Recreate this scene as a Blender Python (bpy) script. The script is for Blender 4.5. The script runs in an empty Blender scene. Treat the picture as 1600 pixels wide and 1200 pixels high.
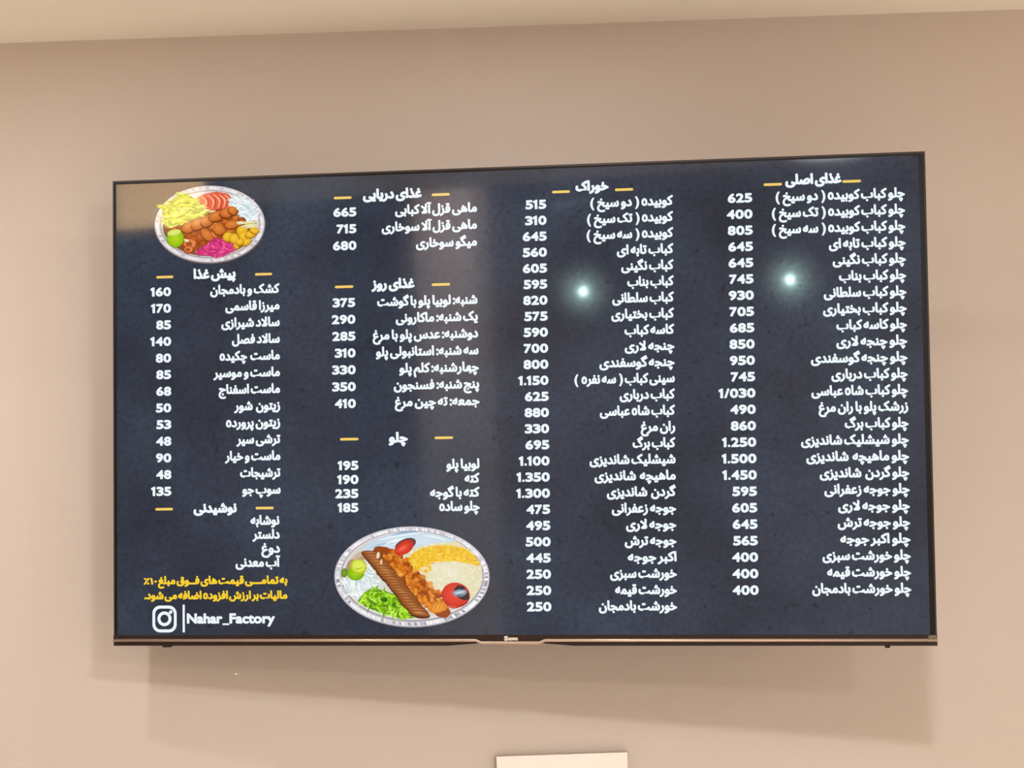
import bpy, math, random
from mathutils import Vector, Matrix, noise

# ------------------------------------------------------------------ camera
SC = bpy.context.scene
COL = SC.collection
CAM_Z = 1.70
WALL_Y = 2.867
CEIL_Z = 2.4835
TOP = 3.45
cam_data = bpy.data.cameras.new('camera')
cam_data.sensor_width = 36.0
cam_data.lens = 36.0 * 2800.0 / 1600.0
cam_data.clip_start = 0.05
cam = bpy.data.objects.new('camera', cam_data)
COL.objects.link(cam)
pitch, roll = math.radians(4.0), math.radians(1.9)
# looks along +Y, pitched up, rolled
cam.matrix_world = (Matrix.Translation((0, 0, CAM_Z)) @ Matrix.Rotation(math.radians(90) + pitch, 4, 'X')
                    @ Matrix.Rotation(-roll, 4, 'Z'))
SC.camera = cam

# ------------------------------------------------------------------ exposure and world
SC.view_settings.view_transform = 'Standard'
SC.view_settings.look = 'None'
SC.view_settings.gamma = 1.0
SC.view_settings.use_curve_mapping = False
SC.view_settings.exposure = 0.0
world = bpy.data.worlds.new('world')
SC.world = world
world.use_nodes = True
world.node_tree.nodes['Background'].inputs[0].default_value = (0.95, 0.85, 0.75, 1)
world.node_tree.nodes['Background'].inputs[1].default_value = 0.3

WARM = (1.0, 0.995, 0.995)
LIGHTS = []
def area(name, loc, power, size, color=WARM, spread=180, rot=(0, 0, 0), shape='DISK', size_y=None):
    d = bpy.data.lights.new(name, 'AREA')
    d.shape = shape; d.size = size
    if size_y: d.size_y = size_y
    d.energy = power; d.color = color
    d.spread = math.radians(spread)
    o = bpy.data.objects.new(name, d)
    o.location = loc; o.rotation_euler = rot
    COL.objects.link(o)
    return o

# recessed downlights over the wall: x, y, z, power
# (x, y, z, power, size, label)
DOWN = [(-1.05, 1.56, CEIL_Z, 5.2, 0.09, 'round white downlight in the low ceiling, beside the added warm glow box'),
        (-0.81, 2.17, CEIL_Z, 4.0, 0.07, 'round white downlight in the low ceiling, nearest the upper left corner of the television'),
        (0.34, 1.12, CEIL_Z, 20.5, 0.17, 'round white downlight in the low ceiling, near its open edge'),
        (0.05, 2.32, CEIL_Z, 2.2, 0.07, 'round white downlight in the low ceiling, straight before the middle of the television')]
FILL = [(2.3, -0.6, TOP, 135.0, 0.5, 'added large round fill light on the high ceiling, above the right side of the room'),  # unseen fill lamps added for the ambient light of the room
        (-2.3, -0.3, TOP, 20.0, 0.44, 'added large round fill light on the high ceiling, above the left side of the room'),
        (2.2, -3.0, TOP, 75.0, 0.44, 'added large round fill light on the high ceiling, at the far right')]
LAMPS = []
for (x, y, z, p, d, lab) in DOWN + FILL:
    LAMPS.append(area('downlight_or_fill_beam', (x, y, z - (0.012 if z < 3 else 0.03)), p, d))

def spot(name, loc, target, power, angle, color, blend=0.5, r=0.03):
    d = bpy.data.lights.new(name, 'SPOT')
    d.energy = power; d.spot_size = math.radians(angle); d.spot_blend = blend
    d.color = color; d.shadow_soft_size = r
    o = bpy.data.objects.new(name, d)
    o.location = loc
    o.rotation_euler = (Vector(target) - Vector(loc)).to_track_quat('-Z', 'Y').to_euler()
    COL.objects.link(o)
    return o
spot('column_fill_spot', (-1.3, -2.0, 3.40), (-1.9, -3.0, 2.75), 200, 62, (1.0, 0.80, 0.74), 0.9)  # added spot with no fixture, brightens the pillar for its mirrored band

# ------------------------------------------------------------------ helpers
def s2l(c):
    return tuple(((v / 255) / 12.92 if v / 255 <= 0.04045 else ((v / 255 + 0.055) / 1.055) ** 2.4) for v in c)

def new_mat(name):
    m = bpy.data.materials.new(name); m.use_nodes = True
    nt = m.node_tree
    return m, nt, nt.nodes['Principled BSDF']

def plain(name, rgb, rough=0.5, metal=0.0, noise_amt=0.06, scale=40.0, bump=0.0, spec=0.5, bump_scale=400.0):
    m, nt, b = new_mat(name)
    c = s2l(rgb)
    tc = nt.nodes.new('ShaderNodeTexCoord')
    n = nt.nodes.new('ShaderNodeTexNoise'); n.inputs['Scale'].default_value = scale; n.inputs['Detail'].default_value = 4
    nt.links.new(tc.outputs['Object'], n.inputs['Vector'])
    mix = nt.nodes.new('ShaderNodeMix'); mix.data_type = 'RGBA'
    mix.inputs[6].default_value = tuple(v * (1 - noise_amt) for v in c) + (1,)
    mix.inputs[7].default_value = tuple(min(1, v * (1 + noise_amt)) for v in c) + (1,)
    nt.links.new(n.outputs['Fac'], mix.inputs[0])
    nt.links.new(mix.outputs[2], b.inputs['Base Color'])
    b.inputs['Roughness'].default_value = rough
    b.inputs['Metallic'].default_value = metal
    b.inputs['Specular IOR Level'].default_value = spec
    if bump:
        n2 = nt.nodes.new('ShaderNodeTexNoise'); n2.inputs['Scale'].default_value = bump_scale; n2.inputs['Detail'].default_value = 3
        nt.links.new(tc.outputs['Object'], n2.inputs['Vector'])
        bp = nt.nodes.new('ShaderNodeBump'); bp.inputs['Strength'].default_value = bump; bp.inputs['Distance'].default_value = 0.002
        nt.links.new(n2.outputs['Fac'], bp.inputs['Height'])
        nt.links.new(bp.outputs['Normal'], b.inputs['Normal'])
    return m

def screen_surface(name, emit_socket_builder, gain=1.0):
    """light given off by the display plus the reflection of its satin front sheet"""
    m = bpy.data.materials.new(name); m.use_nodes = True
    nt = m.node_tree; nt.nodes.clear()
    out = nt.nodes.new('ShaderNodeOutputMaterial')
    em = nt.nodes.new('ShaderNodeEmission'); em.inputs['Strength'].default_value = gain
    emit_socket_builder(nt, em)
    g1 = nt.nodes.new('ShaderNodeBsdfGlossy'); g1.inputs['Roughness'].default_value = 0.042
    g1.inputs['Color'].default_value = (0.026, 0.026, 0.026, 1)
    g2 = nt.nodes.new('ShaderNodeBsdfGlossy'); g2.distribution = 'BECKMANN'; g2.inputs['Roughness'].default_value = 0.088
    g2.inputs['Color'].default_value = (0.032, 0.032, 0.032, 1)
    a1 = nt.nodes.new('ShaderNodeAddShader'); a2 = nt.nodes.new('ShaderNodeAddShader')
    nt.links.new(g1.outputs[0], a1.inputs[0]); nt.links.new(g2.outputs[0], a1.inputs[1])
    nt.links.new(em.outputs[0], a2.inputs[0]); nt.links.new(a1.outputs[0], a2.inputs[1])
    nt.links.new(a2.outputs[0], out.inputs['Surface'])
    return m

def solid(rgb):
    def f(nt, em):
        em.inputs['Color'].default_value = s2l(rgb) + (1,)
    return f

def vcol(nt, em):
    a = nt.nodes.new('ShaderNodeVertexColor'); a.layer_name = 'Col'
    nt.links.new(a.outputs['Color'], em.inputs['Color'])

def slate(nt, em):
    """menu background: blue-black slate with pores and hairline cracks"""
    tc = nt.nodes.new('ShaderNodeTexCoord')
    n1 = nt.nodes.new('ShaderNodeTexNoise'); n1.inputs['Scale'].default_value = 5; n1.inputs['Detail'].default_value = 5
    n2 = nt.nodes.new('ShaderNodeTexNoise'); n2.inputs['Scale'].default_value = 130; n2.inputs['Detail'].default_value = 4
    n2.inputs['Roughness'].default_value = 0.75
    for n in (n1, n2): nt.links.new(tc.outputs['Object'], n.inputs['Vector'])
    r = nt.nodes.new('ShaderNodeValToRGB')
    r.color_ramp.elements[0].position = 0.30; r.color_ramp.elements[0].color = s2l((34, 41, 55)) + (1,)
    r.color_ramp.elements[1].position = 0.72; r.color_ramp.elements[1].color = s2l((53, 64, 81)) + (1,)
    nt.links.new(n1.outputs['Fac'], r.inputs[0])
    # fine mottling
    r2 = nt.nodes.new('ShaderNodeMapRange'); r2.inputs[1].default_value = 0.3; r2.inputs[2].default_value = 0.7
    r2.inputs[3].default_value = 0.74; r2.inputs[4].default_value = 1.26
    nt.links.new(n2.outputs['Fac'], r2.inputs[0])
    # dark pores
    v = nt.nodes.new('ShaderNodeTexNoise'); v.inputs['Scale'].default_value = 75; v.inputs['Detail'].default_value = 2
    nt.links.new(tc.outputs['Object'], v.inputs['Vector'])
    pr = nt.nodes.new('ShaderNodeMapRange'); pr.inputs[1].default_value = 0.26; pr.inputs[2].default_value = 0.34
    pr.inputs[3].default_value = 0.5; pr.inputs[4].default_value = 1.0
    nt.links.new(v.outputs['Fac'], pr.inputs[0])
    # hairline cracks: borders of large, wobbly voronoi cells
    wob = nt.nodes.new('ShaderNodeVectorMath'); wob.operation = 'MULTIPLY_ADD'
    nw = nt.nodes.new('ShaderNodeTexNoise'); nw.inputs['Scale'].default_value = 14; nw.inputs['Detail'].default_value = 4
    nt.links.new(tc.outputs['Object'], nw.inputs['Vector'])
    nt.links.new(nw.outputs['Color'], wob.inputs[0]); wob.inputs[1].default_value = (0.09, 0.09, 0)
    nt.links.new(tc.outputs['Object'], wob.inputs[2])
    vo = nt.nodes.new('ShaderNodeTexVoronoi'); vo.feature = 'DISTANCE_TO_EDGE'; vo.inputs['Scale'].default_value = 2.6
    nt.links.new(wob.outputs[0], vo.inputs['Vector'])
    cr = nt.nodes.new('ShaderNodeMapRange'); cr.inputs[1].default_value = 0.0; cr.inputs[2].default_value = 0.006
    cr.inputs[3].default_value = 0.75; cr.inputs[4].default_value = 1.0
    nt.links.new(vo.outputs['Distance'], cr.inputs[0])
    m1 = nt.nodes.new('ShaderNodeMath'); m1.operation = 'MULTIPLY'
    m2 = nt.nodes.new('ShaderNodeMath'); m2.operation = 'MULTIPLY'
    nt.links.new(r2.outputs[0], m1.inputs[0]); nt.links.new(pr.outputs[0], m1.inputs[1])
    nt.links.new(m1.outputs[0], m2.inputs[0]); nt.links.new(cr.outputs[0], m2.inputs[1])
    nt.links.new(r.outputs[0], em.inputs['Color'])
    nt.links.new(m2.outputs[0], em.inputs['Strength'])

def mesh_obj(name, verts, faces, mat, parent=None, smooth=False):
    me = bpy.data.meshes.new(name)
    me.from_pydata([tuple(v) for v in verts], [], faces)
    me.update()
    if mat: me.materials.append(mat)
    if smooth:
        for p in me.polygons: p.use_smooth = True
    o = bpy.data.objects.new(name, me)
    COL.objects.link(o)
    if parent: o.parent = parent
    return o

def box_data(x0, x1, y0, y1, z0, z1, bev=0.0):
    """box whose edges along the three axes are chamfered by bev"""
    if bev <= 0:
        v = [(x, y, z) for x in (x0, x1) for y in (y0, y1) for z in (z0, z1)]
        f = [(0, 1, 3, 2), (4, 6, 7, 5), (0, 4, 5, 1), (2, 3, 7, 6), (0, 2, 6, 4), (1, 5, 7, 3)]
        return v, f
    v = []; idx = {}
    for ix, (x, sx) in enumerate(((x0, 1), (x1, -1))):
        for iy, (y, sy) in enumerate(((y0, 1), (y1, -1))):
            for iz, (z, sz) in enumerate(((z0, 1), (z1, -1))):
                for a in range(3):
                    p = [x + sx * bev, y + sy * bev, z + sz * bev]
                    p[a] = (x, y, z)[a]
                    idx[(ix, iy, iz, a)] = len(v); v.append(tuple(p))
    f = []
    for a in range(3):
        o = [i for i in range(3) if i != a]
        for s in (0, 1):
            q = []
            for (i, j) in ((0, 0), (1, 0), (1, 1), (0, 1)):
                k = [0, 0, 0]; k[a] = s; k[o[0]] = i; k[o[1]] = j
                q.append(idx[(k[0], k[1], k[2], a)])
            f.append(tuple(q if (s == 1) != (a == 1) else q[::-1]))
    for a in range(3):                      # edge chamfers parallel to axis a
        o = [i for i in range(3) if i != a]
        for i in (0, 1):
            for j in (0, 1):
                k0 = [0, 0, 0]; k0[o[0]] = i; k0[o[1]] = j; k1 = list(k0); k1[a] = 1
                f.append((idx[(*k0, o[0])], idx[(*k1, o[0])], idx[(*k1, o[1])], idx[(*k0, o[1])]))
    for ix in (0, 1):
        for iy in (0, 1):
            for iz in (0, 1):
                f.append(tuple(idx[(ix, iy, iz, a)] for a in range(3)))
    return v, f

def join(parts):
    V, F = [], []
    for v, f in parts:
        k = len(V); V += list(v); F += [tuple(i + k for i in q) for q in f]
    return V, F

def box(name, x0, x1, y0, y1, z0, z1, mat, parent=None, bev=0.0):
    return mesh_obj(name, *box_data(x0, x1, y0, y1, z0, z1, bev), mat, parent)

def lathe(prof, n=32, c=(0, 0, 0), axis='z'):
    V, F = [], []
    for (r, h) in prof:
        for i in range(n):
            a = 2 * math.pi * i / n
            p = (r * math.cos(a), r * math.sin(a), h)
            if axis == 'y': p = (p[0], h, p[1])
            if axis == 'x': p = (h, p[0], p[1])
            V.append((p[0] + c[0], p[1] + c[1], p[2] + c[2]))
    for k in range(len(prof) - 1):
        for i in range(n):
            j = (i + 1) % n
            F.append((k * n + i, k * n + j, (k + 1) * n + j, (k + 1) * n + i))
    F.append(tuple(range(n))[::-1]); F.append(tuple(range((len(prof) - 1) * n, len(prof) * n)))
    return V, F

def structure(o): o['kind'] = 'structure'; return o

def thing(name, label, cat, loc=(0, 0, 0), rot=None, group=None):
    o = bpy.data.objects.new(name, None); COL.objects.link(o)
    o.empty_display_size = 0.05
    o.location = loc
    if rot: o.rotation_euler = rot
    o['label'] = label; o['category'] = cat
    if group: o['group'] = group
    return o

# ------------------------------------------------------------------ room shell
M_wall = plain('wall_paint', (204, 190, 179), 0.65, noise_amt=0.015, scale=3, bump=0.12, bump_scale=500)
M_ceil = plain('ceiling_paint', (250, 241, 226), 0.8, noise_amt=0.01, scale=3, bump=0.06, bump_scale=500)
M_side = plain('side_wall_paint', (222, 208, 194), 0.7, noise_amt=0.02, scale=3)
M_back = plain('back_wall_paint', (160, 148, 140), 0.7, noise_amt=0.05, scale=3)
M_floor = plain('floor_tile', (222, 212, 200), 0.35, noise_amt=0.08, scale=6)
M_grout = plain('floor_grout', (96, 90, 84), 0.8)
M_col = plain('column_plaster', (232, 222, 214), 0.7, noise_amt=0.02, scale=5)

X0, X1, YB = -4.6, 3.4, -4.2
structure(box('wall_front', X0, X1, WALL_Y, WALL_Y + 0.15, 0, TOP, M_wall))
structure(box('wall_left', X0 - 0.15, X0, YB - 0.15, WALL_Y + 0.15, 0, TOP, M_side))
structure(box('wall_right', X1, X1 + 0.15, YB - 0.15, WALL_Y + 0.15, 0, TOP, M_side))
structure(box('wall_back', X0, X1, YB - 0.15, YB, 0, TOP, M_back))
structure(box('floor', X0, X1, YB, WALL_Y, -0.1, 0.0, M_floor))
structure(box('ceiling', X0, X1, YB, 0.70, TOP, TOP + 0.12, M_ceil))
# the low ceiling that meets the television wall at the top of the picture
structure(box('ceiling_front', X0, X1, 0.70, WALL_Y, CEIL_Z, TOP + 0.12, M_ceil))
# skirting under the television wall
structure(box('baseboard_front', X0, X1, WALL_Y - 0.015, WALL_Y, 0, 0.09, M_col, bev=0.003))
# the pale pillar at the far end of the room, seen mirrored in the screen
structure(box('trim_1', -2.06, -1.76, -3.30, -3.0, 0, TOP, M_col, bev=0.008))

# ------------------------------------------------------------------ downlights and added fill lamps
M_ring = plain('white_lamp_ring', (235, 232, 226), 0.4)
M_lens, _nt, _b = new_mat('lamp_lens')
_b.inputs['Emission Color'].default_value = (1, 0.85, 0.7, 1); _b.inputs['Emission Strength'].default_value = 6.0
for i, (x, y, z, p, d, lab) in enumerate(DOWN + FILL):
    t = thing('downlight' if i < 4 else 'fill_lamp', lab, 'ceiling light', (x, y, z), group='recessed downlights in the low ceiling' if i < 4 else 'added fill lamps on the high ceiling')
    mesh_obj('lamp_ring', *lathe([(0.045, 0.0), (0.045, -0.006), (0.050, -0.009), (0.062, -0.006), (0.066, 0.0)], 32), M_ring, t, True)
    mesh_obj('lens', *lathe([(0.044, -0.002), (0.044, -0.004)], 32), M_lens, t)
    t.scale = (d / 0.09, d / 0.09, 1 if i < 4 else 2)

# unseen glowing box added for its warm reflection, fixed under the low ceiling to the left, mirrored in the top left corner of the screen
M_warm_glow, _nt, _b = new_mat('warm_glow_panel')
_b.inputs['Base Color'].default_value = (0.5, 0.4, 0.3, 1)
_b.inputs['Emission Color'].default_value = (1.0, 0.63, 0.27, 1); _b.inputs['Emission Strength'].default_value = 6.2
M_brass = plain('dark_brass', (92, 72, 48), 0.4, metal=0.8)
t = thing('glow_box', 'added warm glowing box under the low ceiling, mirrored in the top left of the screen', 'ceiling light', (-1.26, 1.30, CEIL_Z))
mesh_obj('housing', *join([box_data(-0.13, 0.13, -0.10, -0.02, -0.135, 0, 0.003), box_data(-0.13, -0.122, -0.02, 0.0, -0.135, 0), box_data(0.122, 0.13, -0.02, 0.0, -0.135, 0),
                           box_data(-0.122, 0.122, -0.02, 0.0, -0.135, -0.127)]), M_brass, t)
mesh_obj('glow_panel', *box_data(-0.121, 0.121, -0.018, -0.004, -0.126, -0.001, 0.001), M_warm_glow, t)

# two small white spotlights hanging far behind the viewer; their bulbs mirror in the screen
M_bulb, _nt, _b = new_mat('cool_bulb')
_b.inputs['Base Color'].default_value = (0, 0, 0, 1)
_b.inputs['Emission Color'].default_value = (0.66, 1.0, 0.93, 1); _b.inputs['Emission Strength'].default_value = 190.0
M_rod = plain('lamp_rod', (60, 58, 56), 0.4, metal=0.8)
for (x, y, z, lab) in ((-1.078, -2.4, 2.452, 'cool white bare bulb on a thin rod, mirrored in the middle of the screen'),
                       (-0.172, -2.4, 2.448, 'cool white bare bulb on a thin rod, mirrored at the right of the screen')):
    t = thing('pendant_bulb', lab, 'pendant light', (x, y, z), group='pendant bulbs mirrored in the screen')
    prof = [(0.0004, -0.014)] + [(0.014 * math.sin(a), -0.014 * math.cos(a)) for a in [math.pi * k / 10 for k in range(1, 9)]] + [(0.008, 0.014)]
    mesh_obj('bulb', *lathe(prof, 20), M_bulb, t, True)
    mesh_obj('socket', *lathe([(0.010, 0.0145), (0.012, 0.018), (0.012, 0.045), (0.006, 0.055)], 20), M_ring, t, True)
    mesh_obj('rod', *lathe([(0.004, 0.055), (0.004, TOP - z)], 12), M_rod, t, True)

# faint unseen glowing tube added far behind, mirrored as a pale streak
M_tube, _nt, _b = new_mat('dim_tube_glow')
_b.inputs['Emission Color'].default_value = (0.75, 0.82, 1.0, 1); _b.inputs['Emission Strength'].default_value = 0.9
t = thing('streak_tube', 'short dim slanting tube added to be mirrored as a pale streak', 'added glow tube', (-1.17, -2.6, 2.87), (0, math.radians(-12), 0))
mesh_obj('tube', *lathe([(0.006, -0.085), (0.013, -0.08), (0.013, 0.08), (0.006, 0.085)], 16, axis='x'), M_tube, t, True)
mesh_obj('suspension_wire', *lathe([(0.0015, 0.012), (0.0015, TOP - 2.87)], 8), M_rod, t, True)

# ------------------------------------------------------------------ television
TVW, TVH = 1.234, 0.7174
tv = thing('television', 'wide flat black television on the wall showing a restaurant menu in white Persian lettering', 'television')
# panel axes (columns: right, up, towards the room) in wall axes, then wall axes -> world
R = Matrix(((0.99051951, 0.01973656, -0.13594694), (-0.02246481, 0.99957525, -0.01856357), (0.13552282, 0.02144160, 0.99054219)))
tvc = Vector((-0.00504972, 0.15620130, -2.67590480))
def w2b(v): return Vector((v[0], -v[2], v[1]))
ax = [w2b(R.col[i]).normalized() for i in range(3)]
Mx = Matrix(((ax[0][0], ax[1][0], ax[2][0], 0), (ax[0][1], ax[1][1], ax[2][1], 0), (ax[0][2], ax[1][2], ax[2][2], 0), (0, 0, 0, 1)))
c = w2b(tvc) + Vector((0, 0, CAM_Z))
# local origin: top left corner of the front face, so that (x, -y) in millimetres reads like a page
origin = c - ax[0] * TVW / 2 + ax[1] * TVH / 2
tv.matrix_world = Matrix.Translation(origin) @ Mx

def P(u, v, z=0.0): return (u / 1000.0, -v / 1000.0, z / 1000.0)

M_bez = plain('dark_brown_bezel', (38, 24, 18), 0.5, metal=0.0, noise_amt=0.03)
M_blk = plain('black_panel_border', (14, 11, 11), 0.45, noise_amt=0.03, spec=0.25)
M_body = plain('black_plastic_back', (24, 23, 23), 0.55, bump=0.1)
M_chin = plain('brushed_bronze_strip', (192, 170, 152), 0.3, metal=0.5, noise_amt=0.08, scale=20)
M_dark = plain('dark_bronze_strip', (46, 32, 26), 0.35, metal=0.3)
M_cap = plain('grey_bronze_cap', (128, 118, 104), 0.35, metal=0.6)
M_steel = plain('steel_bracket', (70, 70, 72), 0.4, metal=0.9)
M_logo = plain('logo_metal', (240, 228, 216), 0.3, metal=0.1)
M_slate = screen_surface('slate_display', slate)
M_white = screen_surface('white_display', solid((236, 246, 250)), 1.0)
M_yel = screen_surface('yellow_display', solid((246, 206, 48)), 1.0)
M_bar = screen_surface('gold_display', solid((244, 204, 104)), 1.0)
M_art = screen_surface('picture_display', vcol, 1.0)

def rect_frame(o, i, z0, z1):
    """rectangular ring, outer rectangle o=(u0,v0,u1,v1) and inner rectangle i, between depths z0 and z1"""
    V = []
    for z in (z0, z1):
        for (a, b, c2, d) in (o, i):
            V += [P(a, b, z), P(c2, b, z), P(c2, d, z), P(a, d, z)]
    F = []
    for k in range(4):
        j = (k + 1) % 4
        F += [(8 + k, 12 + k, 12 + j, 8 + j), (k, j, 4 + j, 4 + k), (k, 8 + k, 8 + j, j), (4 + k, 4 + j, 12 + j, 12 + k)]
    return V, F

W_, H_ = 1234.0, 717.4
# slim outer frame, proud of the panel
mesh_obj('bezel', *rect_frame((0, 0, W_, 708), (2.0, 3.0, W_ - 2.5, 706), -9, 0.0), M_bez, tv)
# black non-display border
mesh_obj('panel_border', *rect_frame((2.0, 3.0, W_ - 2.5, 706), (5.0, 5.5, W_ - 9.5, 701.0), -9, -1.2), M_blk, tv)
# display
screen = mesh_obj('screen', [P(5, 5.5, -1.4), P(W_ - 9.5, 5.5, -1.4), P(W_ - 9.5, 701, -1.4), P(5, 701, -1.4)], [(3, 2, 1, 0)], M_slate, tv)
# body: thin panel shell and the thick electronics box behind it
def pbox(u0, u1, v0, v1, z0, z1, bev=0.0):
    return box_data(u0 / 1000, u1 / 1000, -v1 / 1000, -v0 / 1000, z0 / 1000, z1 / 1000, bev / 1000)
mesh_obj('panel_shell', *pbox(0.3, W_ - 0.3, 0.3, 707, -14, -9, 1), M_body, tv)
mesh_obj('electronics_box', *pbox(110, W_ - 110, 200, 700, -52, -14, 8), M_body, tv)

# chin: a dark strip, a bright metal lip that steps down around the logo, and a dark underside
STEP = [(-0.5, 0), (562, 0), (570, 3.6), (657, 3.6), (666, 0), (W_ + 0.5, 0)]
def strip(pts, top_fn, bot_fn, z_front, z_back, mat, name, nround=1):
    V, F = [], []
    for (u, s) in pts:
        V += [P(u, top_fn(s), z_front), P(u, bot_fn(s), z_front), P(u, bot_fn(s), z_back), P(u, top_fn(s), z_back)]
    for k in range(len(pts) - 1):
        a = 4 * k
        for q in range(4):
            r = (q + 1) % 4
            F.append((a + q, a + r, a + 4 + r, a + 4 + q))
    F += [(3, 2, 1, 0), tuple(4 * (len(pts) - 1) + i for i in range(4))]
    return mesh_obj(name, V, F, mat, tv)
strip(STEP, lambda s: 701.0, lambda s: 707.4 + s, 0.6, -12, M_dark, 'chin')
# rounded bright lip: half-round section
V, F = [], []
NS = 8
for (u, s) in STEP:
    for k in range(NS + 1):
        a = math.pi * k / NS
        V.append(P(u, 706.8 + s + 2.3 - 2.3 * math.cos(a), 0.6 + 2.6 * math.sin(a)))
for k in range(len(STEP) - 1):
    for q in range(NS):
        a = k * (NS + 1) + q; b = a + NS + 1
        F.append((a, b, b + 1, a + 1))
F += [tuple(range(NS + 1)), tuple(range(len(V) - NS - 1, len(V)))[::-1]]
mesh_obj('metal_lip', V, F, M_chin, tv, True)
strip([(-0.5, 0), (520, 0), (566, 4), (662, 4), (708, 0), (W_ + 0.5, 0)], lambda s: 711.0, lambda s: 717.2 - s * 0.9, -0.5, -16, M_dark, 'chin_underside')
mesh_obj('corner_cap', *pbox(W_ - 13, W_ + 0.4, 702.0, 707.5, -10, 2.2, 1.4), M_cap, tv)
mesh_obj('corner_cap', *pbox(-0.6, 6, 702.4, 712.0, -10, 1.9, 1.2), M_dark, tv)
# the two little stand mounts that show under the set
mesh_obj('stand_mount', *join([pbox(72, 86, 716, 721.0, -26, -12, 1.5), pbox(80, 96, 715.5, 718.4, -26, -12, 1)]), M_body, tv)
mesh_obj('stand_mount', *pbox(1161, 1168.5, 716, 721.6, -26, -12, 1), M_body, tv)

# wall bracket: plate on the set, folding arm, plate on the wall
br = mesh_obj('wall_bracket', *join([pbox(417, 437, 230, 560, -58, -52, 1), pbox(797, 817, 230, 560, -58, -52, 1),
                                     pbox(417, 817, 300, 320, -62, -58, 1), pbox(417, 817, 470, 490, -62, -58, 1),
                                     pbox(560, 680, 310, 480, -70, -62, 1)]), M_steel, tv)
inv = tv.matrix_world.inverted()
wc = Vector((origin + ax[0] * 0.62 - ax[1] * 0.395)); wc.y = WALL_Y
V, F = box_data(wc.x - 0.11, wc.x + 0.11, WALL_Y - 0.006, WALL_Y - 0.0005, wc.z - 0.12, wc.z + 0.12, 0.001)
mesh_obj('wall_plate', [inv @ Vector(p) for p in V], F, M_steel, tv)
V, F = box_data(wc.x - 0.03, wc.x + 0.03, WALL_Y - 0.135, WALL_Y - 0.005, wc.z - 0.03, wc.z + 0.03, 0.004)
mesh_obj('bracket_arm', [inv @ Vector(p) for p in V], F, M_steel, tv)

# ------------------------------------------------------------------ lettering on the display
FORM = {}
for ch, b, n in [('ا', 0xFE8D, 2), ('آ', 0xFE81, 2), ('ب', 0xFE8F, 4), ('پ', 0xFB56, 4), ('ت', 0xFE95, 4), ('ج', 0xFE9D, 4),
                 ('چ', 0xFB7A, 4), ('خ', 0xFEA5, 4), ('د', 0xFEA9, 2), ('ذ', 0xFEAB, 2), ('ر', 0xFEAD, 2), ('ز', 0xFEAF, 2),
                 ('س', 0xFEB1, 4), ('ش', 0xFEB5, 4), ('ص', 0xFEB9, 4), ('ض', 0xFEBD, 4), ('ط', 0xFEC1, 4), ('ع', 0xFEC9, 4),
                 ('غ', 0xFECD, 4), ('ف', 0xFED1, 4), ('ق', 0xFED5, 4), ('ک', 0xFB8E, 4), ('گ', 0xFB92, 4), ('ل', 0xFEDD, 4),
                 ('م', 0xFEE1, 4), ('ن', 0xFEE5, 4), ('ه', 0xFEE9, 4), ('و', 0xFEED, 2), ('ی', 0xFBFC, 4), ('\u0001', 0xFEFB, 2)]:
    FORM[ch] = (b, n)
def shape_text(s):
    """right-to-left text to joined letter forms in drawing order"""
    s = s.replace('لا', '\u0001').replace('( ', '(  ').replace(' )', '  )'); out = []
    for i, ch in enumerate(s):
        if ch not in FORM:
            out.append({'(': ')', ')': '('}.get(ch, ch)); continue
        b, n = FORM[ch]
        p = i > 0 and (s[i - 1] == 'ـ' or (s[i - 1] in FORM and FORM[s[i - 1]][1] == 4))
        q = n == 4 and i + 1 < len(s) and (s[i + 1] in FORM or s[i + 1] == 'ـ')
        out.append(chr(b + (3 if p and q else 2 if q else 1 if p else 0)))
    # the round stand-alone heh is drawn with the font's closed ring form
    return ''.join(reversed(out)).replace('\uFEE9', '\u0665')

_tc = bpy.data.curves.new('lettering', 'FONT'); _to = bpy.data.objects.new('lettering', _tc); COL.objects.link(_to)
_tc.resolution_u = 3
def outline(body, word=1.0):
    """fill triangles and boundary segments of a line of text"""
    _tc.body = body; _tc.space_word = word
    bpy.context.view_layer.update()
    dg = bpy.context.evaluated_depsgraph_get()
    ev = _to.evaluated_get(dg); me = ev.to_mesh()
    V = [(v.co.x, v.co.y) for v in me.vertices]
    T = [tuple(p.vertices) for p in me.polygons]
    cnt = {}
    for p in T:
        for i in range(len(p)):
            e = (min(p[i], p[i - 1]), max(p[i], p[i - 1])); cnt[e] = cnt.get(e, 0) + 1
    E = [e for e, k in cnt.items() if k == 1]
    ev.to_mesh_clear()
    return V, T, E

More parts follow.
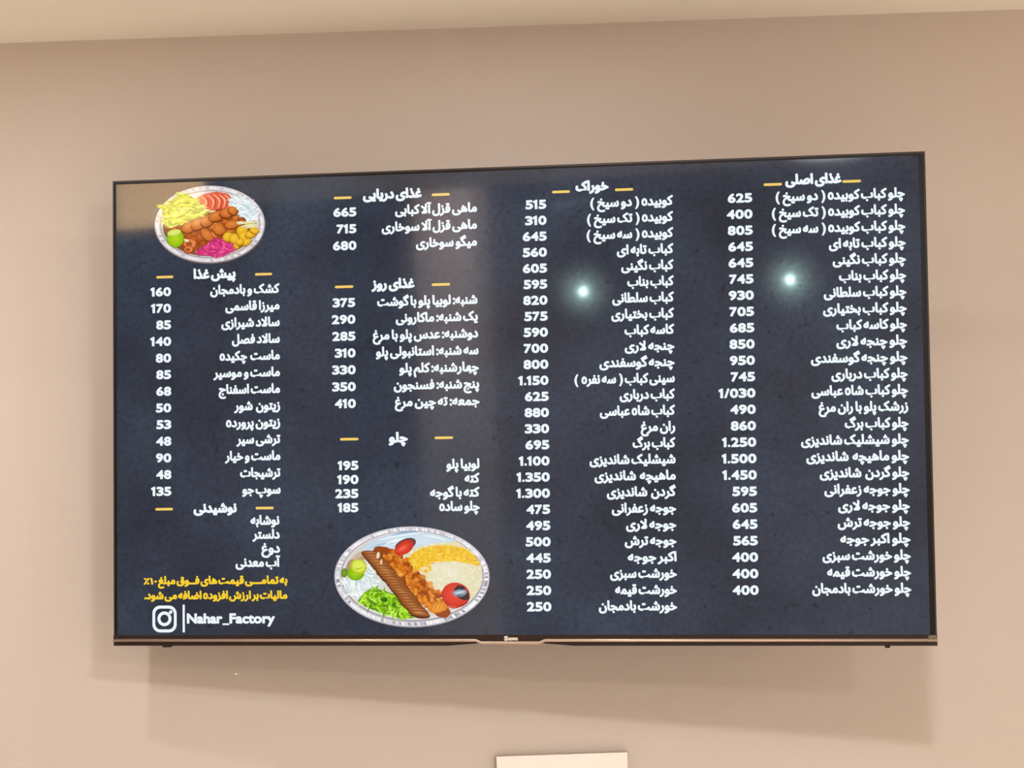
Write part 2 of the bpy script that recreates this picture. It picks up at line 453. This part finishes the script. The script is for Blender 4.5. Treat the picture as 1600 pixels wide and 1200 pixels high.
class Ink:
    def __init__(s): s.V = []; s.F = []
    def poly(s, pts, z):
        k = len(s.V); s.V += [P(u, v, z) for (u, v) in pts]; s.F.append(tuple(range(k, k + len(pts))))
    def line(s, body, right, left, base, em, bold, z=-1.0, word=0.55, rtl=True, left_anchor=False):
        V, T, E = outline(shape_text(body) if rtl else body, word)
        x0 = min(p[0] for p in V); x1 = max(p[0] for p in V)
        sx = em if left is None else (right - left - 2 * bold) / (x1 - x0)
        X = [(right - bold - (x1 - x) * sx, base - bold - y * em) for x, y in V]
        k = len(s.V); s.V += [P(u, v, z) for u, v in X]; s.F += [tuple(i + k for i in t) for t in T]
        used = set()
        for a, b in E:
            (u0, v0), (u1, v1) = X[a], X[b]
            d = math.hypot(u1 - u0, v1 - v0)
            used.add(a); used.add(b)
            if d < 1e-6: continue
            nx, ny = -(v1 - v0) / d * bold, (u1 - u0) / d * bold
            s.poly([(u0 + nx, v0 + ny), (u0 - nx, v0 - ny), (u1 - nx, v1 - ny), (u1 + nx, v1 + ny)], z + 0.01)
        for a in used:
            u, v = X[a]
            s.poly([(u + bold * math.cos(t * math.pi / 3), v + bold * math.sin(t * math.pi / 3)) for t in range(6)], z + 0.02)
    def one(s, x, b, h):
        s.poly([(x - 4.4, b - 0.3), (x - 4.0, b), (x - 0.6, b), (x - 0.2, b - 0.3), (x - 0.2, b - h + 0.7), (x - 0.9, b - h), (x - 2.2, b - h),
                (x - 6.6, b - h + 2.2), (x - 6.9, b - h + 2.9), (x - 6.4, b - h + 5.2), (x - 5.8, b - h + 5.4), (x - 4.4, b - h + 4.9)], -1.0)
    def bar(s, u0, u1, v, h=3.6, z=-1.0):
        r = h / 2; pts = []
        for t in range(7): pts.append((u1 - r + r * math.sin(math.pi * t / 6), v - r * math.cos(math.pi * t / 6)))
        for t in range(7): pts.append((u0 + r - r * math.sin(math.pi * t / 6), v + r * math.cos(math.pi * t / 6)))
        s.poly(pts, z)
    def ring(s, pts_out, pts_in, z=-1.0):
        n = len(pts_out)
        for i in range(n):
            j = (i + 1) % n
            s.poly([pts_out[i], pts_out[j], pts_in[j], pts_in[i]], z)
    def build(s, name, mat, parent=None):
        return mesh_obj(name, s.V, s.F, mat, parent or screen)

EM, BO = 19.0, 0.9          # letter size and extra stroke, millimetres
PEM, PBO = 17.7, 0.98        # prices
DW = {'1': 7.6, '7': 11.2, '.': 4.6, '/': 7.8, '0': 12.6, '4': 12.2}
GAP = 0.25
def column(rows, right0, right1, base0, base1, pr0, pr1, pb0, pb1):
    names, prices = Ink(), Ink()
    n = len(rows)
    for i, (txt, left, price) in enumerate(rows):
        t = i / (n - 1)
        names.line(txt, right0 + (right1 - right0) * t, left, base0 + (base1 - base0) * t, EM, BO)
        if price:
            x, bl = pr0 + (pr1 - pr0) * t, pb0 + (pb1 - pb0) * t
            for ch in reversed(price):
                w = DW.get(ch, 11.9)
                if ch == '1':
                    prices.one(x - 1.2, bl, 14.4)
                elif ch == '.':
                    prices.poly([(x - 2.6 + 1.9 * math.cos(a * math.pi / 6), bl - 1.9 + 1.9 * math.sin(a * math.pi / 6)) for a in range(12)], -1.0)
                else:
                    prices.line(ch, x, x - w, bl, PEM, PBO, rtl=False)
                x -= w + GAP
    names.build('dish_names', M_white)
    if prices.V: prices.build('prices', M_white)

column([('چلو کباب کوبیده ( دو سیخ )', 1017.1, '625'), ('چلو کباب کوبیده ( تک سیخ )', 1011.1, '400'),
        ('چلو کباب کوبیده ( سه سیخ )', 1010.6, '805'), ('چلو کباب تابه ای', 1092.8, '645'), ('چلو کباب نگینی', 1097.8, '645'),
        ('چلو کباب بناب', 1106.4, '745'), ('چلو کباب سلطانی', 1083.9, '930'), ('چلو کباب بختیاری', 1082.4, '705'),
        ('چلو کاسه کباب', 1101.1, '685'), ('چلو چنجه لاری', 1100.5, '850'), ('چلو چنجه گوسفندی', 1063.3, '950'),
        ('چلو کباب درباری', 1092.3, '745'), ('چلو کباب شاه عباسی', 1062.9, '1/030'), ('زرشک پلو با ران مرغ', 1072.9, '490'),
        ('چلو کباب برگ', 1110.0, '860'), ('چلو شیشلیک شاندیزی', 1046.5, '1.250'), ('چلو ماهیچه  شاندیزی', 1053.6, '1.500'),
        ('چلو گردن  شاندیزی', 1072.4, '1.450'), ('چلو جوجه زعفرانی', 1078.6, '595'), ('چلو جوجه لاری', 1097.8, '605'),
        ('چلو جوجه ترش', 1096.6, '645'), ('چلو اکبر جوجه', 1099.9, '565'), ('چلو خورشت سبزی', 1073.8, '400'),
        ('چلو خورشت قیمه', 1080.1, '400'), ('چلو خورشت بادمجان', 1058.1, '400')],
       1203.8, 1199.4, 66.6, 641.6, 983.2, 981.1, 66.4, 643.4)
column([('کوبیده ( دو سیخ )', 742.9, '515'), ('کوبیده ( تک سیخ )', 737.7, '310'), ('کوبیده ( سه سیخ )', 736.7, '645'),
        ('کباب تابه ای', 781.5, '560'), ('کباب نگینی', 787.6, '605'), ('کباب بناب', 796.3, '595'), ('کباب سلطانی', 773.5, '820'),
        ('کباب بختیاری', 771.7, '575'), ('کاسه کباب', 791.0, '590'), ('چنجه لاری', 790.9, '700'), ('چنجه گوسفندی', 752.8, '800'),
        ('سینی کباب ( سه نفره )', 715.2, '1.150'), ('کباب درباری', 782.2, '625'), ('کباب شاه عباسی', 752.3, '880'),
        ('ران مرغ', 812.7, '330'), ('کباب برگ', 800.3, '695'), ('شیشلیک شاندیزی', 735.9, '1.100'), ('ماهیچه  شاندیزی', 742.9, '1.350'),
        ('گردن  شاندیزی', 760.8, '1.300'), ('جوجه زعفرانی', 767.8, '475'), ('جوجه لاری', 788.5, '495'), ('جوجه ترش', 786.2, '500'),
        ('اکبر جوجه', 790.3, '445'), ('خورشت سبزی', 763.7, '250'), ('خورشت قیمه', 770.8, '250'), ('خورشت بادمجان', 746.3, '250')],
       866.4, 861.8, 66.3, 665.8, 677.0, 676.0, 65.8, 666.6)
column([('ماهی قزل آلا کبابی', 445.6, '665'), ('ماهی قزل آلا سوخاری', 424.7, '715'), ('میگو سوخاری', 477.4, '680')],
       571.7, 571.1, 67.0, 118.3, 386.0, 385.6, 67.6, 118.9)
column([('شنبه: لوبیا پلو با گوشت', 416.6, '375'), ('یک شنبه: ماکارونی', 445.0, '290'), ('دوشنبه: عدس پلو با مرغ', 409.2, '285'),
        ('سه شنبه: استانبولی پلو', 413.8, '310'), ('چهارشنبه: کلم پلو', 449.5, '330'), ('پنج شنبه: فسنجون', 440.9, '350'),
        ('جمعه: ته چین مرغ', 442.2, '410')], 570.7, 571.9, 206.0, 358.5, 382.9, 382.4, 205.9, 359.4)
column([('لوبیا پلو', 519.9, '195'), ('کته', 547.5, '190'), ('کته با گوجه', 494.7, '235'), ('چلو ساده', 508.5, '185')],
       570.5, 570.1, 453.4, 516.6, 385.5, 384.9, 453.2, 516.8)
column([('کشک و بادمجان', 155.1, '160'), ('میرزا قاسمی', 178.9, '170'), ('سالاد شیرازی', 172.5, '85'), ('سالاد فصل', 189.1, '140'),
        ('ماست  چکیده', 169.4, '80'), ('ماست و موسیر', 159.4, '85'), ('ماست اسفناج', 167.7, '68'), ('زیتون  شور', 191.9, '50'),
        ('زیتون پرورده', 178.9, '53'), ('ترشی سیر', 195.2, '48'), ('ماست و خیار', 176.9, '90'), ('ترشیجات', 200.7, '48'),
        ('سوپ جو', 203.8, '135')], 264.7, 264.2, 181.2, 487.6, 92.9, 92.1, 181.6, 488.8)
column([('نوشابه', 216.6, None), ('دلستر', 219.4, None), ('دوغ', 233.3, None), ('آب معدنی', 192.7, None)],
       262.0, 262.9, 534.6, 598.3, 0, 0, 0, 0)

for txt, r, l, b in (('غذای اصلی', 1113.3, 1031.6, 42.4), ('خوراک', 771.0, 721.1, 41.2), ('غذای دریایی', 487.4, 396.0, 42.4),
                     ('غذای روز', 474.8, 407.9, 179.5), ('چلو', 461.7, 432.2, 412.7), ('پیش غذا', 195.8, 128.7, 156.4),
                     ('نوشیدنی', 195.2, 126.9, 515.5)):
    k = Ink(); k.line(txt, r, l, b, 19.6, 1.2); k.build('section_heading', M_white)
for u0, u1, v in [(1000.0, 1027.0, 40.9), (1114.3, 1141.5, 40.2), (685.8, 712.8, 40.9), (780.2, 807.7, 40.8), (350.8, 378.8, 38.5),
                  (502.6, 530.3, 38.7), (351.3, 380.0, 174.6), (501.0, 529.1, 175.2), (357.2, 385.9, 406.3), (502.7, 531.0, 406.5),
                  (69.3, 96.7, 151.8), (226.1, 253.3, 151.8), (66.4, 94.5, 509.1), (224.8, 253.2, 509.0)]:
    k = Ink(); k.bar(u0, u1, v, 3.9); k.build('gold_dash', M_bar)
k = Ink()
k.line('به تمامـــی قیمت های فــوق مبلغ', 273.9, 70.0, 624.1, 16.0, 0.85, word=0.4)
k.line('٪۱۰', 69.0, 47.2, 624.1, 13.0, 0.7, rtl=False)
k.line('مالیات بر ارزش افزوده اضافه می شود.', 273.7, 48.2, 646.8, 16.0, 0.85, word=0.4)
k.build('tax_notice', M_yel)
k = Ink(); k.line('Nahar', 171.8, 115.6, 683.8, 20.0, 1.05, rtl=False); k.line('_', 182.6, 171.6, 683.8, 18.0, 0.9, rtl=False); k.line('Factory', 253.9, 182.6, 683.8, 20.0, 1.05, rtl=False); k.build('account_name', M_white)
k = Ink(); k.bar(0, 0, 0) if False else None
k.poly([(109.0, 655.0), (112.4, 655.0), (112.4, 697.0), (109.0, 697.0)], -1.0); k.build('upright_rule', M_white)
# camera emblem: rounded square, ring, dot
def rsq(cx, cy, hw, hh, r, n=8):
    pts = []
    for (sx, sy, a0) in ((1, 1, 0), (-1, 1, 90), (-1, -1, 180), (1, -1, 270)):
        for t in range(n + 1):
            a = math.radians(a0 + 90 * t / n)
            pts.append((cx + sx * (hw - r) + r * math.cos(a), cy + sy * (hh - r) + r * math.sin(a)))
    return pts
def circ(cx, cy, r, n=32): return [(cx + r * math.cos(2 * math.pi * t / n), cy + r * math.sin(2 * math.pi * t / n)) for t in range(n)]
k = Ink()
k.ring(rsq(80.3, 676.6, 19.2, 20.4, 12.0), rsq(80.3, 676.6, 14.8, 15.8, 8.2))
k.ring(circ(80.2, 676.3, 11.2), circ(80.2, 676.3, 6.4))
k.poly(circ(90.0, 666.2, 2.7, 16), -0.95)
k.build('camera_emblem', M_white)
# maker's mark on the chin
k = Ink(); k.line('S', 610.6, 604.6, 709.6, 8.6, 0.55, z=1.2, rtl=False); k.line('nowa', 625.6, 610.9, 709.4, 8.4, 0.42, z=1.2, rtl=False)
lo = k.build('maker_mark', M_logo, tv)
bpy.data.objects.remove(_to)

# ------------------------------------------------------------------ food pictures on the display
class Art:
    """flat picture painted as layered polygons with corner colours; coordinates are the picture's own units"""
    def __init__(s, aff, seed):
        s.a = aff; s.V = []; s.F = []; s.C = []; s.z = -1.30; s.rng = random.Random(seed)
    def pt(s, x, y):
        u0, ux, uy, v0, vx, vy = s.a
        return P(u0 + ux * x + uy * y, v0 + vx * x + vy * y, s.z)
    def fan(s, pts, c_edge, c_mid=None, mid=None):
        s.z += 0.0006
        c_mid = c_mid or c_edge
        n = len(pts)
        mx = mid or (sum(p[0] for p in pts) / n, sum(p[1] for p in pts) / n)
        k = len(s.V); s.V.append(s.pt(*mx)); s.C.append(s2l(c_mid) + (1,))
        for p in pts: s.V.append(s.pt(*p)); s.C.append(s2l(c_edge) + (1,))
        for i in range(n): s.F.append((k, k + 1 + i, k + 1 + (i + 1) % n))
    def ell(s, cx, cy, a, b, rot, ce, cm=None, n=28, jit=0.0, off=(0, 0)):
        r = math.radians(rot); pts = []
        for t in range(n):
            w = 2 * math.pi * t / n; j = 1 + s.rng.uniform(-jit, jit)
            x, y = a * j * math.cos(w), b * j * math.sin(w)
            pts.append((cx + x * math.cos(r) - y * math.sin(r), cy + x * math.sin(r) + y * math.cos(r)))
        s.fan(pts, ce, cm, (cx + off[0], cy + off[1]))
    def stroke(s, x0, y0, x1, y1, w, c0, c1=None, taper=0.4, bend=0.0):
        dx, dy = x1 - x0, y1 - y0; L = math.hypot(dx, dy) or 1
        nx, ny = -dy / L, dx / L; n = 6; up, dn = [], []
        for i in range(n + 1):
            t = i / n; hw = w / 2 * (taper + (1 - taper) * math.sin(math.pi * t)); b = bend * math.sin(math.pi * t)
            x, y = x0 + dx * t + nx * b, y0 + dy * t + ny * b
            up.append((x + nx * hw, y + ny * hw)); dn.append((x - nx * hw, y - ny * hw))
        s.fan(up + dn[::-1], c0, c1 or c0, (x0 + dx / 2 + nx * bend, y0 + dy / 2 + ny * bend))
    def vary(s, c, k=18):
        d = s.rng.uniform(-k, k); return tuple(max(0, min(255, v + d + s.rng.uniform(-k / 3, k / 3))) for v in c)
    def inside(s, poly, x, y):
        c = False; j = len(poly) - 1
        for i in range(len(poly)):
            if (poly[i][1] > y) != (poly[j][1] > y) and x < (poly[j][0] - poly[i][0]) * (y - poly[i][1]) / (poly[j][1] - poly[i][1]) + poly[i][0]: c = not c
            j = i
        return c
    def scatter(s, poly, n, fn):
        xs = [p[0] for p in poly]; ys = [p[1] for p in poly]; k = 0; tries = 0
        while k < n and tries < n * 20:
            tries += 1
            x, y = s.rng.uniform(min(xs), max(xs)), s.rng.uniform(min(ys), max(ys))
            if s.inside(poly, x, y): fn(x, y); k += 1
    def build(s, name):
        o = mesh_obj(name, s.V, s.F, M_art, screen)
        at = o.data.color_attributes.new('Col', 'FLOAT_COLOR', 'POINT')
        for i, cc in enumerate(s.C): at.data[i].color = cc
        return o

# ---- upper plate: fried pieces with salad
A = Art((-6.3, 296.0 / 1600, -0.4 / 1000, -13.2, 10.7 / 1600, 180.8 / 1000), 3)
A.ell(872, 446, 478, 332, -2, (128, 112, 112), n=60)
A.ell(870, 438, 472, 328, -2, (214, 206, 208), (232, 226, 228), n=60)
for t in range(90):
    w = 2 * math.pi * t / 90; g = A.rng.choice([(236, 232, 234), (196, 188, 190), (224, 216, 218)])
    A.ell(870 + 452 * math.cos(w), 438 + 310 * math.sin(w), 17, 12, 0, g, n=8)
A.ell(872, 440, 432, 292, -2, (176, 164, 166), n=60)
A.ell(874, 438, 420, 281, -2, (222, 214, 214), (186, 172, 168), n=60)
A.ell(870, 452, 404, 262, -2, (120, 88, 40), (166, 98, 40), n=60)
A.ell(880, 250, 250, 88, 0, (226, 218, 216), n=40)
red = [(760, 215), (830, 178), (930, 160), (1030, 178), (1062, 215), (1040, 300), (950, 325), (860, 322), (790, 270)]
A.fan(red, (222, 92, 62), (232, 104, 70))
for i, x in enumerate((800, 862, 915, 962, 1008)):
    A.stroke(x - 10, 182 + abs(i - 2) * 4, x + 28, 315 - i * 5, 16, (248, 168, 132), (250, 186, 148), 0.5, -34)
    A.stroke(x + 12, 186 + abs(i - 2) * 4, x + 46, 312 - i * 6, 11, (206, 66, 44), (214, 74, 52), 0.5, -34)
let = [(455, 290), (560, 225), (640, 165), (720, 205), (790, 270), (860, 350), (760, 375), (650, 430), (500, 470), (470, 380)]
A.fan(let, (160, 172, 26), (196, 204, 40))
def f(x, y):
    a = A.rng.uniform(-0.7, 0.5); L = A.rng.uniform(28, 62); c = A.vary(A.rng.choice([(206, 214, 44), (226, 228, 92), (172, 186, 22), (236, 238, 130), (140, 158, 18)]), 12)
    A.stroke(x - L * math.cos(a), y - L * math.sin(a), x + L * math.cos(a), y + L * math.sin(a), A.rng.uniform(9, 18), c, c, 0.2, A.rng.uniform(-14, 14))
A.scatter(let, 150, f)
for x, y in ((600, 320), (632, 292), (742, 300), (520, 340), (690, 250)): A.stroke(x - 14, y - 8, x + 12, y + 10, 7, (80, 96, 14))
oni = [(1030, 270), (1070, 190), (1150, 205), (1230, 240), (1270, 310), (1290, 400), (1200, 415), (1110, 380), (1085, 300)]
A.fan(oni, (206, 220, 222), (228, 238, 240))
def f(x, y):
    a = A.rng.uniform(-1.2, 1.0); L = A.rng.uniform(22, 55); c = A.vary(A.rng.choice([(238, 246, 246), (212, 228, 232), (188, 208, 216), (246, 250, 250)]), 6)
    A.stroke(x - L * math.cos(a), y - L * math.sin(a), x + L * math.cos(a), y + L * math.sin(a), A.rng.uniform(8, 15), c, c, 0.2, A.rng.uniform(-14, 14))
A.scatter(oni, 80, f)
fried = [(640, 470), (720, 430), (860, 380), (960, 330), (1060, 300), (1100, 340), (1120, 390), (1180, 400), (1110, 450), (1020, 520), (1000, 590), (880, 600),
         (760, 640), (720, 680), (640, 660), (560, 520), (480, 490)]
A.fan(fried, (150, 70, 20), (184, 92, 32))
def f(x, y):
    r = A.rng.uniform(20, 42); c = A.vary(A.rng.choice([(206, 112, 42), (188, 92, 30), (222, 134, 58), (164, 74, 22)]), 12)
    A.ell(x, y, r * 1.2, r * 0.8, A.rng.uniform(-40, 10), tuple(v * 0.80 for v in c), tuple(min(255, v * 1.12) for v in c), 12, 0.12, (-4, -6))
A.scatter(fried, 70, f)
for (x, y, a, b, r) in ((690, 470, 62, 42, -10), (770, 440, 60, 44, -30), (850, 410, 58, 46, -25), (930, 370, 66, 42, -20), (1020, 340, 62, 40, -10), (1070, 320, 40, 34, 30)):
    A.ell(x, y + 10, a + 6, b + 6, r, (128, 56, 16), n=18, jit=0.06)
    A.ell(x, y, a, b, r, (192, 98, 34), (228, 140, 62), 18, 0.08, (-8, -12))
for (x, y, a, b, r) in ((950, 480, 56, 46, 20), (1060, 440, 60, 36, -10), (850, 530, 64, 40, 40)):
    A.ell(x, y + 8, a + 5, b + 5, r, (136, 60, 18), n=18, jit=0.06)
    A.ell(x, y, a, b, r, (198, 104, 38), (226, 136, 64), 18, 0.08, (-8, -10))
for (x, y, r) in ((700, 610, 62), (690, 660, 44)):
    A.ell(x, y, r, r * 0.8, 0, (150, 66, 22), n=20)
    A.ell(x, y - 4, r - 8, r * 0.8 - 8, 0, (222, 122, 62), (236, 152, 92), 20, 0.05)
    A.ell(x - 6, y, r * 0.45, r * 0.35, 0, (168, 80, 34), n=16)
A.ell(672, 580, 22, 12, 20, (238, 226, 190), n=12)
pink = [(735, 690), (800, 640), (870, 600), (900, 562), (960, 560), (1040, 600), (1110, 640), (1040, 690), (960, 722), (850, 712)]
A.fan(pink, (198, 44, 112), (224, 66, 136))
def f(x, y):
    a = A.rng.uniform(-1.3, 1.3); L = A.rng.uniform(14, 34); c = A.vary(A.rng.choice([(228, 72, 142), (206, 46, 118), (240, 100, 162), (184, 34, 98)]), 8)
    A.stroke(x - L * math.cos(a), y - L * math.sin(a), x + L * math.cos(a), y + L * math.sin(a), A.rng.uniform(8, 14), c, c, 0.3, 6)
A.scatter(pink, 90, f)
for (x, y, a, b, r) in ((1030, 545, 44, 40, 0), (1085, 560, 46, 42, 20), (1150, 490, 46, 40, -20), (1165, 540, 44, 40, 30), (1225, 520, 50, 30, -20), (1255, 490, 40, 26, 10), (1108, 610, 24, 40, 25), (1190, 590, 44, 22, -35), (1130, 590, 34, 26, -10)):
    A.ell(x, y + 6, a + 4, b + 4, r, (168, 112, 10), n=18, jit=0.05)
    A.ell(x, y, a, b, r, (224, 166, 24), (248, 204, 60), 18, 0.06, (-6, -8))
for (x0, y0, x1, y1) in ((1110, 438, 1290, 418), (1140, 462, 1280, 440), (1180, 470, 1290, 455), (1100, 425, 1200, 432)):
    A.stroke(x0, y0, x1, y1, 22, (224, 208, 150), (246, 236, 196), 0.5, -5)
A.ell(576, 566, 76, 76, 0, (98, 128, 6), n=26)
A.ell(576, 562, 72, 74, 0, (146, 188, 12), (182, 216, 24), 26, 0, (4, 4))
A.ell(566, 512, 60, 26, -12, (204, 222, 92), (220, 234, 130), 20)
A.build('salad_plate_picture')

# ---- lower plate: two kebabs with rice
A = Art((325.4, 283.7 / 1600, -1.7 / 1159, 525.5, 2.7 / 1600, 202.3 / 1159), 8)
A.ell(792, 506, 668, 432, 0, (110, 112, 124), n=70)
A.ell(792, 500, 668, 430, 0, (206, 202, 208), n=70)
for t in range(150):
    w = 2 * math.pi * t / 150; low = math.sin(w) > -0.1
    g = A.rng.choice([(240, 238, 242), (222, 220, 226), (250, 250, 252)] + ([(168, 166, 172), (150, 148, 156)] if low else [(196, 194, 200)]))
    A.stroke(792 + 656 * math.cos(w), 500 + 420 * math.sin(w), 792 + 626 * math.cos(w + 0.02), 500 + 392 * math.sin(w + 0.02), A.rng.uniform(13, 22), g, tuple(min(255, v + 8) for v in g), 0.6)
A.ell(795, 495, 615, 388, 0, (150, 144, 150), n=70)
A.ell(795, 492, 606, 380, 0, (226, 222, 224), n=70)
A.ell(800, 486, 596, 366, 0, (214, 208, 198), (222, 216, 206), n=70)
A.fan([(330, 300), (420, 210), (560, 150), (740, 118), (900, 120), (1060, 150), (1180, 190), (1000, 240), (800, 250), (560, 270), (430, 300)], (196, 216, 232), (216, 232, 240))
for (x0, y0, x1, y1, c) in ((500, 190, 900, 122, (232, 244, 250)), (620, 150, 850, 118, (150, 176, 208)), (430, 260, 640, 210, (178, 200, 220)), (880, 150, 1100, 190, (226, 238, 240)), (560, 226, 760, 176, (238, 246, 250))):
    A.stroke(x0, y0, x1, y1, 20, c, c, 0.2, -12)
A.fan([(215, 470), (240, 380), (330, 300), (400, 290), (430, 420), (330, 470)], (170, 136, 112), (196, 164, 140))
A.ell(330, 322, 62, 22, -35, (206, 178, 158), n=16)
rice = [(700, 340), (800, 270), (960, 215), (1180, 200), (1320, 290), (1392, 400), (1400, 520), (1350, 640), (1290, 700), (1180, 720), (1060, 700), (960, 640), (880, 540), (800, 440)]
A.fan(rice, (224, 216, 176), (234, 228, 200))
def f(x, y):
    c = A.vary(A.rng.choice([(238, 234, 206), (222, 214, 176), (244, 240, 220), (228, 216, 160)]), 5)
    a = A.rng.uniform(0, 3.1); A.stroke(x - 13 * math.cos(a), y - 13 * math.sin(a), x + 13 * math.cos(a), y + 13 * math.sin(a), 8, c)
A.scatter(rice, 420, f)
saf = [(740, 380), (800, 300), (880, 255), (1000, 232), (1130, 228), (1250, 255), (1340, 320), (1385, 400), (1350, 400), (1250, 360), (1120, 370), (980, 370), (880, 410), (830, 450), (780, 440)]
A.fan(saf, (238, 196, 60), (240, 190, 30))
def f(x, y):
    c = A.vary(A.rng.choice([(244, 200, 40), (236, 178, 20), (248, 214, 84), (226, 164, 24)]), 8)
    a = A.rng.uniform(0, 3.1); A.stroke(x - 15 * math.cos(a), y - 15 * math.sin(a), x + 15 * math.cos(a), y + 15 * math.sin(a), 11, c)
A.scatter(saf, 190, f)
A.scatter([(840, 400), (1000, 380), (980, 430), (880, 480)], 24, f)
oni = [(190, 540), (260, 520), (400, 380), (470, 480), (540, 580), (470, 640), (330, 700), (230, 640)]
A.fan(oni, (206, 218, 214), (232, 240, 238))
def f(x, y):
    a = A.rng.uniform(-0.3, 2.0); L = A.rng.uniform(22, 58); c = A.vary(A.rng.choice([(240, 248, 246), (214, 228, 226), (196, 212, 212), (248, 252, 250)]), 6)
    A.stroke(x - L * math.cos(a), y - L * math.sin(a), x + L * math.cos(a), y + L * math.sin(a), A.rng.uniform(9, 17), c, c, 0.2, A.rng.uniform(-12, 12))
A.scatter(oni, 110, f)
let = [(325, 715), (380, 640), (450, 600), (560, 620), (660, 660), (730, 720), (780, 800), (820, 855), (700, 862), (560, 820), (420, 770)]
A.fan(let, (96, 150, 8), (134, 190, 16))
def f(x, y):
    a = A.rng.uniform(-1.5, 1.5); L = A.rng.uniform(20, 50); c = A.vary(A.rng.choice([(150, 210, 24), (176, 226, 50), (112, 172, 12), (196, 236, 90), (86, 142, 10)]), 10)
    A.stroke(x - L * math.cos(a), y - L * math.sin(a), x + L * math.cos(a), y + L * math.sin(a), A.rng.uniform(10, 20), c, c, 0.25, A.rng.uniform(-18, 18))
A.scatter(let, 150, f)
A.ell(556, 700, 30, 24, 0, (46, 108, 10), n=12, jit=0.2); A.ell(640, 740, 16, 22, 30, (70, 126, 10), n=12, jit=0.2)
# limes
A.ell(212, 470, 30, 40, 10, (96, 128, 30), (128, 164, 40), 16)
A.ell(310, 474, 74, 62, 0, (120, 172, 14), (162, 210, 28), 24, 0, (-10, 8))
A.ell(334, 418, 72, 66, 15, (176, 196, 20), (196, 214, 34), 26)
A.ell(336, 412, 58, 52, 15, (214, 228, 70), (228, 238, 110), 24)
A.stroke(300, 438, 368, 424, 10, (150, 190, 24), None, 0.3, 3)
# grilled chicken skewer
n = 30
for i in range(n):
    t = i / (n - 1); cx, cy = 566 + (1030 - 566) * t, 310 + (760 - 310) * t
    A.ell(cx, cy + 8, 112, 66, 35, (150, 66, 14), n=14, jit=0.1)
for i in range(210):
    t = A.rng.random(); o = A.rng.uniform(-92, 92); cx, cy = 572 + 470 * t + o * 0.75, 312 + 445 * t - o * 0.62
    c = A.vary(A.rng.choice([(240, 140, 30), (250, 168, 60), (222, 112, 24), (232, 126, 30), (184, 76, 16)]), 10)
    A.ell(cx, cy, A.rng.uniform(18, 34), A.rng.uniform(11, 20), A.rng.uniform(-30, 90), tuple(v * 0.84 for v in c), c, 11, 0.12, (-3, -5))
A.ell(1020, 760, 92, 48, -12, (214, 122, 20), (246, 176, 64), 20, 0.06)
for i in range(5): A.stroke(950 + i * 32, 790 - i * 6, 985 + i * 32, 722 - i * 2, 10, (206, 106, 18), (224, 128, 30), 0.3, 5)
# minced kebab with pressed ridges
for i in range(22):
    t = i / 21; cx, cy = 452 + (862 - 452) * t + A.rng.uniform(-8, 8), 305 + (812 - 305) * t
    A.ell(cx, cy + 9, 94, 36, 10, (92, 44, 12), n=16, jit=0.05)
    A.ell(cx, cy, 88, 25, 10, (136, 74, 28), A.vary((190, 120, 64), 10), 16, 0.07, (-4, -8))
    A.stroke(cx - 50, cy - 4, cx + 40, cy + 4, 8, (206, 142, 90), (214, 152, 100), 0.2, -6)
A.ell(505, 318, 14, 30, 10, (244, 220, 190), n=12); A.ell(532, 376, 10, 24, 10, (240, 196, 150), n=12)
# tomatoes
A.ell(742, 226, 96, 50, -22, (92, 62, 66), (120, 70, 66), 24)
A.ell(730, 252, 92, 54, -32, (196, 40, 26), (236, 78, 52), 24, 0.03, (-14, 12))
A.stroke(655, 290, 770, 222, 40, (222, 64, 40), (244, 110, 86), 0.2, 4)
A.ell(1172, 655, 122, 106, 8, (156, 22, 16), n=28)
A.ell(1170, 648, 116, 100, 8, (206, 44, 28), (232, 66, 44), 28, 0, (-30, 0))
A.fan([(1190, 570), (1240, 580), (1280, 640), (1290, 690), (1240, 700), (1200, 680), (1150, 640), (1160, 600)], (36, 24, 26), (50, 36, 40))
A.fan([(1150, 620), (1200, 606), (1262, 610), (1268, 640), (1230, 668), (1170, 668), (1142, 648)], (120, 136, 164), (170, 182, 204))
A.stroke(1160, 640, 1250, 624, 14, (206, 214, 228)); A.stroke(1176, 662, 1240, 652, 9, (60, 56, 66))
A.stroke(1090, 740, 1200, 760, 26, (200, 60, 40), (226, 96, 70), 0.3, 8)
A.build('kebab_plate_picture')

# ------------------------------------------------------------------ small things on the wall
M_paper = plain('white_board_face', (246, 240, 232), 0.55, noise_amt=0.01)
M_edge = plain('board_edge', (190, 172, 156), 0.6)
t = thing('notice_board', 'plain white panel fixed to the wall just below the television, top edge showing', 'panel', (0.059, WALL_Y, 1.165))
t.rotation_euler = (0, 0, 0)
w, h = 0.1038, 0.1485
mesh_obj('board', *box_data(-w, w, -0.012, -0.0005, -h, h, 0.001), M_edge, t)
mesh_obj('face_sheet', *box_data(-w + 0.0008, w - 0.0008, -0.0128, -0.0118, -h + 0.0008, h - 0.0008), M_paper, t)
rng = random.Random(4)
V, F = lathe([(0.0026, 0.0), (0.0024, -0.0008), (0.0014, -0.0016), (0.0002, -0.0019)], 14, axis='y')
V = [(x * (1.25 + 0.2 * math.sin(7 * z * 900)), y, z) for x, y, z in V]
nub = mesh_obj('plaster_nub', V, F, M_paper, None, True)
nub.location = (-0.4526, WALL_Y, CAM_Z - 0.2448)
nub['label'] = 'tiny pale plaster nub on the wall below the left part of the television'; nub['category'] = 'wall mark'
